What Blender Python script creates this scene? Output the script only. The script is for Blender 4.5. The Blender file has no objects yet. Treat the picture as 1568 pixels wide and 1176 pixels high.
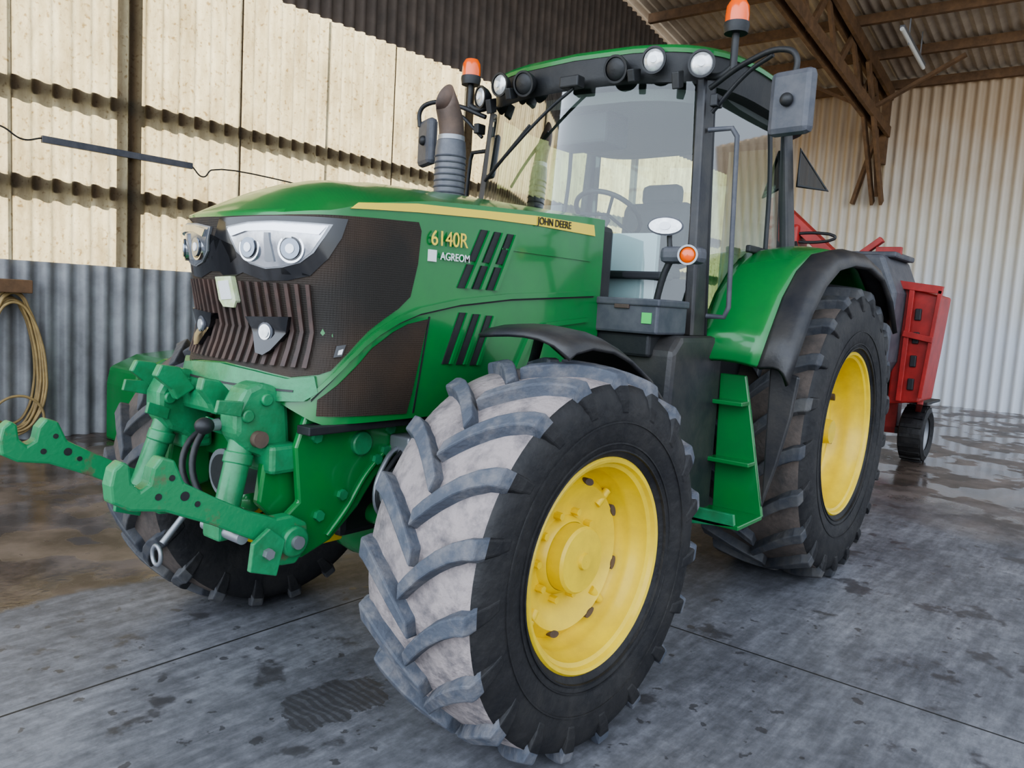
import bpy, bmesh, math, random
import numpy as np
from mathutils import Vector, Matrix
random.seed(4)
# ---------------------------------------------------------------- materials
def new_mat(name):
    m=bpy.data.materials.new(name); m.use_nodes=True
    nt=m.node_tree; b=nt.nodes['Principled BSDF']; return m,nt,b
def pmat(name,col,rough=.5,metal=0.,coat=0.,noise=0.,nscale=8.,col2=None,bump=0.,bscale=60.,emis=None,estr=0.,trans=0.,alpha=None,thr=None):
    m,nt,b=new_mat(name)
    b.inputs['Base Color'].default_value=(*col,1); b.inputs['Roughness'].default_value=rough
    b.inputs['Metallic'].default_value=metal
    if coat: b.inputs['Coat Weight'].default_value=coat; b.inputs['Coat Roughness'].default_value=.08
    if emis: b.inputs['Emission Color'].default_value=(*emis,1); b.inputs['Emission Strength'].default_value=estr
    if trans: b.inputs['Transmission Weight'].default_value=trans
    tc=nt.nodes.new('ShaderNodeTexCoord')
    if noise or col2:
        n=nt.nodes.new('ShaderNodeTexNoise'); n.inputs['Scale'].default_value=nscale; n.inputs['Detail'].default_value=6; n.inputs['Roughness'].default_value=.65
        nt.links.new(tc.outputs['Object'],n.inputs['Vector'])
        r=nt.nodes.new('ShaderNodeValToRGB'); 
        lo,hi=thr if thr else (.35,.68)
        r.color_ramp.elements[0].position=lo; r.color_ramp.elements[1].position=hi
        c2=col2 if col2 else tuple(c*(1-noise) for c in col)
        r.color_ramp.elements[0].color=(*col,1); r.color_ramp.elements[1].color=(*c2,1)
        nt.links.new(n.outputs['Fac'],r.inputs['Fac']); nt.links.new(r.outputs['Color'],b.inputs['Base Color'])
    if bump:
        n2=nt.nodes.new('ShaderNodeTexNoise'); n2.inputs['Scale'].default_value=bscale; n2.inputs['Detail'].default_value=4
        nt.links.new(tc.outputs['Object'],n2.inputs['Vector'])
        bp=nt.nodes.new('ShaderNodeBump'); bp.inputs['Strength'].default_value=bump; bp.inputs['Distance'].default_value=.01
        nt.links.new(n2.outputs['Fac'],bp.inputs['Height']); nt.links.new(bp.outputs['Normal'],b.inputs['Normal'])
    return m
GREEN=pmat('green_paint',(.015,.195,.042),.27,coat=.5,col2=(.018,.165,.042),nscale=5)
GREENL=pmat('green_cast_paint',(.034,.25,.105),.42,coat=.2,col2=(.028,.17,.065),nscale=14,bump=.15)
GREENW=pmat('green_worn_paint',(.032,.235,.09),.45,coat=.15,col2=(.15,.11,.07),nscale=9,bump=.15,thr=(.58,.70))
GREEND=pmat('green_dusty_paint',(.012,.13,.04),.5,col2=(.05,.10,.05),nscale=10)
YEL=pmat('yellow_paint',(.80,.58,.035),.42,coat=.15,col2=(.64,.45,.04),nscale=7)
YELS=pmat('yellow_decal',(.82,.62,.08),.35)
BLK=pmat('black_plastic',(.016,.017,.020),.5,col2=(.030,.030,.030),nscale=6,bump=.1)
BLKF=pmat('black_fender_plastic',(.022,.023,.028),.42,col2=(.06,.055,.05),nscale=4,bump=.1)
BLKG=pmat('black_gloss',(.008,.008,.01),.12,coat=.6)
DGREY=pmat('dark_grey_paint',(.06,.065,.08),.5,col2=(.11,.11,.12),nscale=9)
SHIELD=pmat('exhaust_shield_grey',(.10,.105,.12),.45,metal=.3,col2=(.16,.16,.17),nscale=9)
def meshgrid():
    m,nt,b=new_mat('perforated_screen')
    tc=nt.nodes.new('ShaderNodeTexCoord'); v=nt.nodes.new('ShaderNodeTexVoronoi'); v.inputs['Scale'].default_value=130; v.inputs['Randomness'].default_value=0.
    nt.links.new(tc.outputs['Object'],v.inputs['Vector'])
    n=nt.nodes.new('ShaderNodeTexNoise'); n.inputs['Scale'].default_value=4
    nt.links.new(tc.outputs['Object'],n.inputs['Vector'])
    r=nt.nodes.new('ShaderNodeValToRGB'); r.color_ramp.elements[0].color=(.05,.030,.018,1); r.color_ramp.elements[1].color=(.022,.018,.014,1)
    r.color_ramp.elements[0].position=.3; r.color_ramp.elements[1].position=.65
    nt.links.new(n.outputs['Fac'],r.inputs['Fac']); 
    bp=nt.nodes.new('ShaderNodeBump'); bp.inputs['Strength'].default_value=.6; bp.inputs['Distance'].default_value=.003
    nt.links.new(v.outputs['Distance'],bp.inputs['Height']); nt.links.new(bp.outputs['Normal'],b.inputs['Normal'])
    nt.links.new(r.outputs['Color'],b.inputs['Base Color']); b.inputs['Roughness'].default_value=.7
    return m
MESH=meshgrid()
RIB=pmat('brown_grille_rib',(.085,.05,.04),.6,col2=(.04,.03,.027),nscale=10)
DUST=pmat('tyre_tread_dusty',(.33,.285,.275),.92,col2=(.12,.11,.115),nscale=12,bump=.8,bscale=45,thr=(.44,.70))
LUG=pmat('tyre_lug_rubber',(.080,.090,.112),.78,col2=(.20,.19,.19),nscale=12,bump=.6,bscale=35,thr=(.45,.76))
SIDE=pmat('tyre_sidewall_rubber',(.010,.010,.012),.60,col2=(.030,.028,.027),nscale=7,bump=.6,bscale=22)
DUST2=pmat('tyre_tread_brown',(.12,.095,.08),.9,col2=(.05,.045,.042),nscale=8,bump=.5,bscale=35)
LUG2=pmat('tyre_lug_rubber_dark',(.045,.05,.062),.75,col2=(.11,.105,.10),nscale=8,bump=.4,bscale=30)
CHROME=pmat('chrome',(.70,.71,.73),.12,metal=1)
SILV=pmat('reflector_silver',(.42,.44,.48),.18,metal=.9,col2=(.70,.72,.76),nscale=16)
LENS=pmat('lamp_lens',(.75,.78,.82),.08,coat=1.,emis=(.9,.95,1),estr=.15)
LENSR=pmat('roof_lamp_glass',(.55,.57,.58),.10,metal=.4,coat=1.,col2=(.85,.86,.86),nscale=30)
LENSB=pmat('lamp_projector',(.20,.23,.28),.05,metal=.6,coat=1.)
AMB=pmat('amber_lens',(.75,.10,.012),.2,coat=.6,emis=(1,.2,.02),estr=.2)
RUST=pmat('rusty_steel',(.16,.11,.085),.6,metal=.3,col2=(.09,.07,.06),nscale=9)
STEEL=pmat('grey_steel',(.30,.31,.33),.4,metal=.6)
RED=pmat('red_paint',(.42,.035,.028),.4,col2=(.26,.022,.018),nscale=6)
WOOD=pmat('timber',(.20,.115,.06),.75,col2=(.11,.065,.035),nscale=6,bump=.2)
INT=pmat('interior_grey',(.16,.17,.17),.7)
INTD=pmat('interior_dark',(.035,.038,.042),.7)
WHT=pmat('decal_white',(.75,.77,.76),.5)
GLARE=pmat('pale_glare',(.62,.68,.78),.7)
ROPE=pmat('yellow_hose_rubber',(.42,.30,.13),.6,col2=(.25,.18,.09))
REFL=pmat('green_sticker',(.1,.6,.15),.4)
EMB=pmat('front_badge',(.50,.60,.28),.35,col2=(.72,.78,.62),nscale=22)
def glassmat(name,tint,mul,base):
    m=bpy.data.materials.new(name); m.use_nodes=True; nt=m.node_tree; nt.nodes.clear()
    o=nt.nodes.new('ShaderNodeOutputMaterial'); mx=nt.nodes.new('ShaderNodeMixShader')
    t=nt.nodes.new('ShaderNodeBsdfTransparent'); t.inputs['Color'].default_value=(*tint,1)
    g=nt.nodes.new('ShaderNodeBsdfGlossy'); g.inputs['Roughness'].default_value=.03
    fr=nt.nodes.new('ShaderNodeFresnel'); fr.inputs['IOR'].default_value=1.5
    mr=nt.nodes.new('ShaderNodeMath'); mr.operation='MULTIPLY_ADD'; mr.inputs[1].default_value=mul; mr.inputs[2].default_value=base; mr.use_clamp=True
    nt.links.new(fr.outputs[0],mr.inputs[0]); nt.links.new(mr.outputs[0],mx.inputs[0])
    nt.links.new(t.outputs[0],mx.inputs[1]); nt.links.new(g.outputs[0],mx.inputs[2]); nt.links.new(mx.outputs[0],o.inputs[0])
    return m
GLASS=glassmat('windshield_glass',(.78,.88,.82),.55,.06); GLASS2=glassmat('tinted_side_glass',(.45,.58,.50),.35,.02)
GLASS3=glassmat('dark_quarter_glass',(.12,.12,.11),.4,.01)
# ---------------------------------------------------------------- helpers
SC=bpy.context.scene.collection
def link(o,parent=None):
    SC.objects.link(o)
    if parent: o.parent=parent
    return o
def empty(name,loc=(0,0,0)):
    e=bpy.data.objects.new(name,None); e.location=loc; e.empty_display_size=.2; SC.objects.link(e); return e
def mob(name,verts,faces,mats,parent=None,smooth=False,mi=None,bevel=0,auto=None):
    me=bpy.data.meshes.new(name); me.from_pydata([tuple(v) for v in verts],[],faces)
    if not isinstance(mats,(list,tuple)): mats=[mats]
    for m in mats: me.materials.append(m)
    if mi: 
        for p,i in zip(me.polygons,mi): p.material_index=i
    bm=bmesh.new(); bm.from_mesh(me); bmesh.ops.recalc_face_normals(bm,faces=bm.faces); bm.to_mesh(me); bm.free()
    if smooth:
        me.polygons.foreach_set('use_smooth',[True]*len(me.polygons))
        try: me.set_sharp_from_angle(angle=math.radians(auto if auto else 40))
        except Exception: pass
    o=bpy.data.objects.new(name,me); link(o,parent)
    if bevel:
        b=o.modifiers.new('bv','BEVEL'); b.width=bevel; b.segments=2; b.limit_method='ANGLE'
    return o
def box(name,lo,hi,mat,parent=None,bevel=.008,rot=None):
    c=[(a+b)/2 for a,b in zip(lo,hi)]; h=[abs(b-a)/2 for a,b in zip(lo,hi)]
    vs=[Vector((sx*h[0],sy*h[1],sz*h[2])) for sx in(-1,1) for sy in(-1,1) for sz in(-1,1)]
    if rot: 
        R=rot if isinstance(rot,Matrix) else Matrix.Rotation(rot[1],3,rot[0]); vs=[R@v for v in vs]
    vs=[v+Vector(c) for v in vs]
    f=[(0,1,3,2),(4,6,7,5),(0,4,5,1),(2,3,7,6),(0,2,6,4),(1,5,7,3)]
    return mob(name,vs,f,mat,parent,bevel=bevel)
def extr(name,poly,ax,lo,hi,mat,parent=None,bevel=.006,smooth=False):
    def mk(p,w):
        q=list(p); q.insert(ax,w); return q
    n=len(poly); vs=[mk(p,lo) for p in poly]+[mk(p,hi) for p in poly]
    f=[tuple(range(n)),tuple(range(2*n-1,n-1,-1))]+[(i,(i+1)%n,n+(i+1)%n,n+i) for i in range(n)]
    return mob(name,vs,f,mat,parent,bevel=bevel,smooth=smooth)
def tube(name,pts,r,mat,parent=None,cyc=False,smooth=True,res=4):
    cu=bpy.data.curves.new(name,'CURVE'); cu.dimensions='3D'; cu.bevel_depth=r; cu.bevel_resolution=res; cu.use_fill_caps=True
    if smooth and len(pts)>2:
        s=cu.splines.new('BEZIER'); s.bezier_points.add(len(pts)-1)
        for b,p in zip(s.bezier_points,pts): b.co=p; b.handle_left_type=b.handle_right_type='AUTO'
        s.resolution_u=8
    else:
        s=cu.splines.new('POLY'); s.points.add(len(pts)-1)
        for b,p in zip(s.points,pts): b.co=(*p,1)
    s.use_cyclic_u=cyc; cu.materials.append(mat)
    o=bpy.data.objects.new(name,cu); return link(o,parent)
def cyl(name,p1,p2,r,mat,parent=None,r2=None,seg=28,bevel=0):
    p1=Vector(p1);p2=Vector(p2);d=(p2-p1).normalized(); a=d.orthogonal().normalized(); b=d.cross(a)
    r2=r if r2 is None else r2
    vs=[];
    for p,rad in((p1,r),(p2,r2)):
        for i in range(seg):
            t=2*math.pi*i/seg; vs.append(p+(a*math.cos(t)+b*math.sin(t))*rad)
    f=[tuple(range(seg)),tuple(range(2*seg-1,seg-1,-1))]+[(i,(i+1)%seg,seg+(i+1)%seg,seg+i) for i in range(seg)]
    return mob(name,vs,f,mat,parent,smooth=True,bevel=bevel)
def lathe_v(profile,seg):
    vs=[];fs=[]
    n=len(profile)
    for i in range(seg):
        t=2*math.pi*i/seg
        for (y,r) in profile: vs.append((r*math.cos(t),y,r*math.sin(t)))
    for i in range(seg):
        j=(i+1)%seg
        for k in range(n-1): fs.append((i*n+k,i*n+k+1,j*n+k+1,j*n+k))
    return vs,fs
def lathe(name,profile,mat,M,parent=None,seg=64,mi=None,auto=35):
    vs,fs=lathe_v(profile,seg); vs=[M@Vector(v) for v in vs]
    mis=None
    if mi: mis=[mi[k%(len(profile)-1)] for k in range(len(fs))]
    return mob(name,vs,fs,mat,parent,smooth=True,mi=mis,auto=auto)
def axisM(p,d):
    d=Vector(d).normalized(); q=Vector((0,1,0)).rotation_difference(d); return Matrix.Translation(p)@q.to_matrix().to_4x4()
def blob(name,c,s,mat,parent=None,rot=None,seg=20):
    vs=[];fs=[];n=12
    for i in range(1,n):
        th=math.pi*i/n
        for j in range(seg):
            t=2*math.pi*j/seg; vs.append(Vector((math.sin(th)*math.cos(t)*s[0],math.sin(th)*math.sin(t)*s[1],math.cos(th)*s[2])))
    vs+= [Vector((0,0,s[2])),Vector((0,0,-s[2]))]
    for i in range(n-2):
        for j in range(seg): fs.append((i*seg+j,i*seg+(j+1)%seg,(i+1)*seg+(j+1)%seg,(i+1)*seg+j))
    a=len(vs)-2
    for j in range(seg): fs.append((a,(j+1)%seg,j)); fs.append((a+1,(n-2)*seg+j,(n-2)*seg+(j+1)%seg))
    if rot: vs=[rot@v for v in vs]
    vs=[v+Vector(c) for v in vs]
    return mob(name,vs,fs,mat,parent,smooth=True,auto=80)
def text(name,s,loc,size,mat,parent,rot=None,ext=.001,off=.0004):
    cu=bpy.data.curves.new(name,'FONT'); cu.body=s; cu.size=size; cu.extrude=ext; cu.offset=off; cu.materials.append(mat)
    o=bpy.data.objects.new(name,cu); link(o,parent); o.location=loc
    if rot: o.rotation_euler=rot
    return o
# ---------------------------------------------------------------- camera
cx,cy,cz,yaw,pit,roll,f=2.312,2.577,1.583,math.radians(218.52),math.radians(-5.91),math.radians(3.40),1211.8
v=Vector((math.cos(pit)*math.cos(yaw),math.cos(pit)*math.sin(yaw),math.sin(pit)))
r=v.cross(Vector((0,0,1))).normalized(); u=r.cross(v)
r2=r*math.cos(roll)+u*math.sin(roll); u2=-r*math.sin(roll)+u*math.cos(roll)
cam=bpy.data.cameras.new('camera'); co=bpy.data.objects.new('camera',cam); SC.objects.link(co)
M=Matrix((r2,u2,-v)).transposed().to_4x4(); M.translation=(cx,cy,cz); co.matrix_world=M
cam.sensor_width=36; cam.lens=f/1568*36; cam.clip_start=.05; cam.clip_end=200
bpy.context.scene.camera=co
try: bpy.context.scene.view_settings.look='AgX - Medium High Contrast'
except Exception: pass
# ---------------------------------------------------------------- world & sun
w=bpy.data.worlds.new('sky'); bpy.context.scene.world=w; w.use_nodes=True
nt=w.node_tree; bg=nt.nodes['Background']
tc=nt.nodes.new('ShaderNodeTexCoord'); sp=nt.nodes.new('ShaderNodeSeparateXYZ'); nt.links.new(tc.outputs['Generated'],sp.inputs[0])
mr=nt.nodes.new('ShaderNodeMapRange'); mr.inputs['From Min'].default_value=-.3; mr.inputs['From Max'].default_value=.95; mr.inputs['To Min'].default_value=1.35; mr.inputs['To Max'].default_value=4.4
nt.links.new(sp.outputs['X'],mr.inputs['Value']); nt.links.new(mr.outputs[0],bg.inputs[1])
cr_=nt.nodes.new('ShaderNodeValToRGB'); cr_.color_ramp.elements[0].position=.42; cr_.color_ramp.elements[0].color=(.45,.45,.42,1); cr_.color_ramp.elements[1].position=.56; cr_.color_ramp.elements[1].color=(.78,.87,1.0,1)
ma=nt.nodes.new('ShaderNodeMath'); ma.operation='MULTIPLY_ADD'; ma.inputs[1].default_value=.5; ma.inputs[2].default_value=.5; nt.links.new(sp.outputs['Z'],ma.inputs[0]); nt.links.new(ma.outputs[0],cr_.inputs[0]); nt.links.new(cr_.outputs[0],bg.inputs[0])
sd=bpy.data.lights.new('sun','SUN'); sd.energy=13; sd.angle=math.radians(.8); sd.color=(1,.92,.76)
so=bpy.data.objects.new('sun',sd); SC.objects.link(so); so.location=(0,-12,12)
so.rotation_euler=Vector((.30,.80,-.45)).to_track_quat('-Z','Y').to_euler()
# ---------------------------------------------------------------- building
XR=-15.8; YL=-5.7; XO=5.0; YO=5.0
roofz=lambda x: 6.4+.17*(x-XR)
def concrete():
    m,nt,b=new_mat('concrete_floor'); L=nt.links.new
    tc=nt.nodes.new('ShaderNodeTexCoord')
    def math_(op,a,b_=None,c=None,clamp=False):
        n=nt.nodes.new('ShaderNodeMath'); n.operation=op; n.use_clamp=clamp
        for i,x in enumerate((a,b_,c)):
            if x is None: continue
            if isinstance(x,(int,float)): n.inputs[i].default_value=x
            else: L(x,n.inputs[i])
        return n.outputs[0]
    def noise(sc,det=6,rg=.6,vec=None):
        n=nt.nodes.new('ShaderNodeTexNoise'); n.inputs['Scale'].default_value=sc; n.inputs['Detail'].default_value=det; n.inputs['Roughness'].default_value=rg
        L(vec if vec else tc.outputs['Object'],n.inputs['Vector']); return n
    def ramp(a,ca,bb,cb,src):
        r=nt.nodes.new('ShaderNodeValToRGB'); r.color_ramp.elements[0].position=a; r.color_ramp.elements[1].position=bb
        r.color_ramp.elements[0].color=(*ca,1); r.color_ramp.elements[1].color=(*cb,1); L(src,r.inputs['Fac']); return r
    base=ramp(.34,(.135,.138,.155),.66,(.275,.28,.305),noise(1.1,8,.65).outputs['Fac'])
    fine=ramp(.35,(.62,.62,.62),.65,(1.08,1.08,1.08),noise(14,10,.75).outputs['Fac'])
    mul=nt.nodes.new('ShaderNodeMixRGB'); mul.blend_type='MULTIPLY'; mul.inputs[0].default_value=1
    L(base.outputs[0],mul.inputs[1]); L(fine.outputs[0],mul.inputs[2])
    mp=nt.nodes.new('ShaderNodeMapping'); mp.inputs['Rotation'].default_value=(0,0,.6); mp.inputs['Scale'].default_value=(1,6,1); L(tc.outputs['Object'],mp.inputs[0])
    sm_=ramp(.42,(.72,.72,.72),.7,(1.28,1.28,1.28),noise(2.5,6,.7,mp.outputs[0]).outputs['Fac'])
    mul2=nt.nodes.new('ShaderNodeMixRGB'); mul2.blend_type='MULTIPLY'; mul2.inputs[0].default_value=.9
    L(mul.outputs[0],mul2.inputs[1]); L(sm_.outputs[0],mul2.inputs[2])
    st=ramp(.60,(0,0,0),.65,(1,1,1),noise(3.2,5,.6).outputs['Fac'])
    st2=ramp(.65,(0,0,0),.67,(1,1,1),noise(11,4,.5).outputs['Fac'])
    sep=nt.nodes.new('ShaderNodeSeparateXYZ'); L(tc.outputs['Object'],sep.inputs[0])
    wv=nt.nodes.new('ShaderNodeTexWave'); wv.inputs['Scale'].default_value=9; wv.inputs['Distortion'].default_value=5; L(tc.outputs['Object'],wv.inputs[0])
    dx=math_('SUBTRACT',sep.outputs['X'],.40); dy=math_('SUBTRACT',sep.outputs['Y'],.26)
    e=math_('ADD',math_('MULTIPLY',math_('MULTIPLY',dx,dx),8.),math_('MULTIPLY',math_('MULTIPLY',dy,dy),22.))
    e=math_('ADD',e,math_('MULTIPLY',noise(9).outputs['Fac'],1.3))
    pr=math_('MULTIPLY',math_('LESS_THAN',e,1.1),math_('ADD',math_('MULTIPLY',math_('GREATER_THAN',wv.outputs['Fac'],.35),.4),.6))
    stt=math_('MAXIMUM',math_('MAXIMUM',st.outputs[0],st2.outputs[0]),pr)
    mx=nt.nodes.new('ShaderNodeMixRGB'); L(math_('MULTIPLY',stt,.75),mx.inputs[0]); L(mul2.outputs[0],mx.inputs[1]); mx.inputs[2].default_value=(.052,.050,.053,1)
    nn=noise(2.2,6,.65)
    a1=math_('MULTIPLY_ADD',nn.outputs['Fac'],.5,sep.outputs['Y'])
    wr=nt.nodes.new('ShaderNodeMapRange'); wr.inputs['From Min'].default_value=-1.20; wr.inputs['From Max'].default_value=-1.26; L(a1,wr.inputs['Value'])
    a2=math_('MULTIPLY_ADD',noise(.8,6).outputs['Fac'],4.,sep.outputs['X'])
    wr2=nt.nodes.new('ShaderNodeMapRange'); wr2.inputs['From Min'].default_value=-2.4; wr2.inputs['From Max'].default_value=-4.2; L(a2,wr2.inputs['Value'])
    wet=math_('MAXIMUM',wr.outputs[0],wr2.outputs[0])
    brn=ramp(.42,(.070,.054,.044),.6,(.165,.13,.11),noise(2.2,6).outputs['Fac'])
    m2=nt.nodes.new('ShaderNodeMixRGB'); L(wet,m2.inputs[0]); L(mx.outputs[0],m2.inputs[1]); L(brn.outputs[0],m2.inputs[2])
    def seam(out,off,per):
        return math_('LESS_THAN',math_('PINGPONG',math_('SUBTRACT',out,off),per/2),.006)
    sm=math_('MAXIMUM',seam(sep.outputs['Y'],-.47,5.0),seam(sep.outputs['X'],-1.26,5.0))
    m3=nt.nodes.new('ShaderNodeMixRGB'); L(sm,m3.inputs[0]); L(m2.outputs[0],m3.inputs[1]); m3.inputs[2].default_value=(.03,.03,.03,1)
    L(m3.outputs[0],b.inputs['Base Color'])
    pud=ramp(.48,(.42,.42,.42),.52,(.07,.07,.07),noise(1.3,3).outputs['Fac'])
    rm=nt.nodes.new('ShaderNodeMixRGB'); L(wet,rm.inputs[0]); rm.inputs[1].default_value=(.6,.6,.6,1); L(pud.outputs[0],rm.inputs[2])
    L(math_('SUBTRACT',rm.outputs[0],math_('MULTIPLY',stt,.15)),b.inputs['Roughness'])
    bp=nt.nodes.new('ShaderNodeBump'); bp.inputs['Strength'].default_value=.12; bp.inputs['Distance'].default_value=.01; L(noise(30,6).outputs['Fac'],bp.inputs['Height']); L(bp.outputs[0],b.inputs['Normal'])
    return m
mob('floor',[(XR-.2,YL-.2,0),(14,YL-.2,0),(14,14,0),(XR-.2,14,0)],[(0,1,2,3)],concrete())
def translucent():
    m=bpy.data.materials.new('translucent_sheeting'); m.use_nodes=True; nt=m.node_tree; nt.nodes.clear(); L=nt.links.new
    o=nt.nodes.new('ShaderNodeOutputMaterial'); mx=nt.nodes.new('ShaderNodeMixShader'); mx.inputs[0].default_value=.60
    d=nt.nodes.new('ShaderNodeBsdfDiffuse'); t=nt.nodes.new('ShaderNodeBsdfTranslucent')
    tc=nt.nodes.new('ShaderNodeTexCoord'); n=nt.nodes.new('ShaderNodeTexNoise'); n.inputs['Scale'].default_value=1.6; n.inputs['Detail'].default_value=9; n.inputs['Roughness'].default_value=.75
    mp=nt.nodes.new('ShaderNodeMapping'); mp.inputs['Scale'].default_value=(2.2,1,.7); L(tc.outputs['Object'],mp.inputs[0]); L(mp.outputs[0],n.inputs['Vector'])
    r=nt.nodes.new('ShaderNodeValToRGB'); r.color_ramp.elements[0].position=.3;r.color_ramp.elements[1].position=.68
    r.color_ramp.elements[0].color=(.36,.29,.17,1); r.color_ramp.elements[1].color=(.78,.70,.48,1)
    n2=nt.nodes.new('ShaderNodeTexNoise'); n2.inputs['Scale'].default_value=22; L(tc.outputs['Object'],n2.inputs['Vector'])
    r2_=nt.nodes.new('ShaderNodeValToRGB'); r2_.color_ramp.elements[0].position=.58; r2_.color_ramp.elements[1].position=.72; r2_.color_ramp.elements[0].color=(1,1,1,1); r2_.color_ramp.elements[1].color=(.58,.50,.40,1); L(n2.outputs['Fac'],r2_.inputs[0])
    L(n.outputs['Fac'],r.inputs['Fac']); mu=nt.nodes.new('ShaderNodeMixRGB'); mu.blend_type='MULTIPLY'; mu.inputs[0].default_value=1; L(r.outputs[0],mu.inputs[1]); L(r2_.outputs[0],mu.inputs[2])
    d.inputs[0].default_value=(.14,.115,.085,1); L(mu.outputs[0],t.inputs[0]); L(d.outputs[0],mx.inputs[1]); L(t.outputs[0],mx.inputs[2]); L(mx.outputs[0],o.inputs[0])
    return m
CREAM=translucent()
SHEETL=pmat('grey_steel_sheeting',(.33,.34,.35),.5,metal=.2,col2=(.20,.20,.205),nscale=3)
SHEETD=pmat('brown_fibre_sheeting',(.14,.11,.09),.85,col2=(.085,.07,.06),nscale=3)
def corr(name,axis,fixed,a0,a1,zrows,mats,period,amp,top):
    n=int((a1-a0)/period*8); vs=[];fs=[];mi=[]
    zr=list(zrows)
    for i in range(n+1):
        a=a0+(a1-a0)*i/n; ph=2*math.pi*a/period
        for k,z in enumerate(zr+[None,]):
            zz=top(a) if z is None else z
            off=amp*max(-.8,min(.8,1.3*math.sin(ph)))
            vs.append((a,fixed+off,zz) if axis==0 else (fixed+off,a,zz))
    m=len(zr)+1
    for i in range(n):
        for k in range(m-1): fs.append((i*m+k,(i+1)*m+k,(i+1)*m+k+1,i*m+k+1)); mi.append(mats[0][k])
    return mob(name,vs,fs,mats[1],None,smooth=True,mi=mi,auto=80)
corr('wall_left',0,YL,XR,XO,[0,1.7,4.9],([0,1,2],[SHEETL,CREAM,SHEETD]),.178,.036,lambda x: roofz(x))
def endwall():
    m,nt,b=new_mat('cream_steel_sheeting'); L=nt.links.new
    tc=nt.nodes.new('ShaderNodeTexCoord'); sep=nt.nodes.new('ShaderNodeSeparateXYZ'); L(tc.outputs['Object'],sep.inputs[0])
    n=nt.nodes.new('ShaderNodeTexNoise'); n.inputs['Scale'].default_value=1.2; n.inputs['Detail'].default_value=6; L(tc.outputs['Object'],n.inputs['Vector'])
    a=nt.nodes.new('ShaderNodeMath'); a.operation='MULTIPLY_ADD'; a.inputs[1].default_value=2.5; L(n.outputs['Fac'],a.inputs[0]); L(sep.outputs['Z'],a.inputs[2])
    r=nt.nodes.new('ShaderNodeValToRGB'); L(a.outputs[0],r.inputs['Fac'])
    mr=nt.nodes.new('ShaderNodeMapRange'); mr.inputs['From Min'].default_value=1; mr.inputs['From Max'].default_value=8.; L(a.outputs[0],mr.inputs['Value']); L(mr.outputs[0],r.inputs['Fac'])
    r.color_ramp.elements[0].color=(.58,.61,.66,1); r.color_ramp.elements[1].color=(.46,.35,.24,1); r.color_ramp.elements[0].position=.25; r.color_ramp.elements[1].position=.85  # height ramp paints the wall's light gradient into its colour, pale below, tan above
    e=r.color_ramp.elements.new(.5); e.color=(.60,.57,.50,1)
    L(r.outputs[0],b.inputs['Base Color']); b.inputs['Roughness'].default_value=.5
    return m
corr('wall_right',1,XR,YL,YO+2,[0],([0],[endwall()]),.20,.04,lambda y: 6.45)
fr=empty('wall_framing')
box('girt_1',(XR,YL-.16,3.24),(XO,YL-.031,3.38),WOOD,fr,0); box('girt_2',(XR,YL-.16,2.36),(XO,YL-.031,2.50),WOOD,fr,0)
for k,x in enumerate((3.4,-1.66,-6.7,-11.6)): box('post_%d'%(k+1),(x-.09,YL-.20,0),(x+.09,YL-.031,roofz(x)-.1),WOOD,fr,0)
for k,x in enumerate((-2.89,-4.08,-5.2,-.55,.6)): box('lap_batten_%d'%k,(x-.012,YL-.06,1.7),(x+.012,YL-.031,4.9),WOOD,fr,0)
def roof():
    n=int((YO-YL)/.18*6); vs=[];fs=[]
    for i in range(n+1):
        y=YL-.3+(YO-YL+.3)*i/n; o=.025*math.sin(2*math.pi*y/.18)
        for x in (XR-.3,XO+.5): vs.append((x,y,roofz(x)+.22+o))
    for i in range(n): fs.append((2*i,2*i+1,2*i+3,2*i+2))
    return mob('ceiling',vs,fs,pmat('fibre_cement_roof',(.46,.39,.32),.85,col2=(.30,.25,.20),nscale=1.5),None,smooth=True)
roof()
tr=empty('timber_roof_truss')
for k in range(15):
    x=XR+.12+k*1.35
    if x>XO: break
    box('purlin_%d'%(k+1),(x-.05,YL+.05,roofz(x)+.0),(x+.05,YO,roofz(x)+.17),WOOD,tr,0)
def beam(name,a,b_,w_,h,mat,parent):
    a=Vector(a);b_=Vector(b_);d=b_-a;L_=d.length;d.normalize(); s=Vector((0,1,0)); 
    if abs(d.y)>.9: s=Vector((1,0,0))
    t=d.cross(s).normalized(); s=t.cross(d)
    vs=[p+s*sx*w_/2+t*sz*h/2 for p in(a,b_) for sx in(-1,1) for sz in(-1,1)]
    return mob(name,vs,[(0,1,3,2),(4,6,7,5),(0,4,5,1),(2,3,7,6),(0,2,6,4),(1,5,7,3)],mat,parent,bevel=.005)
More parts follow.
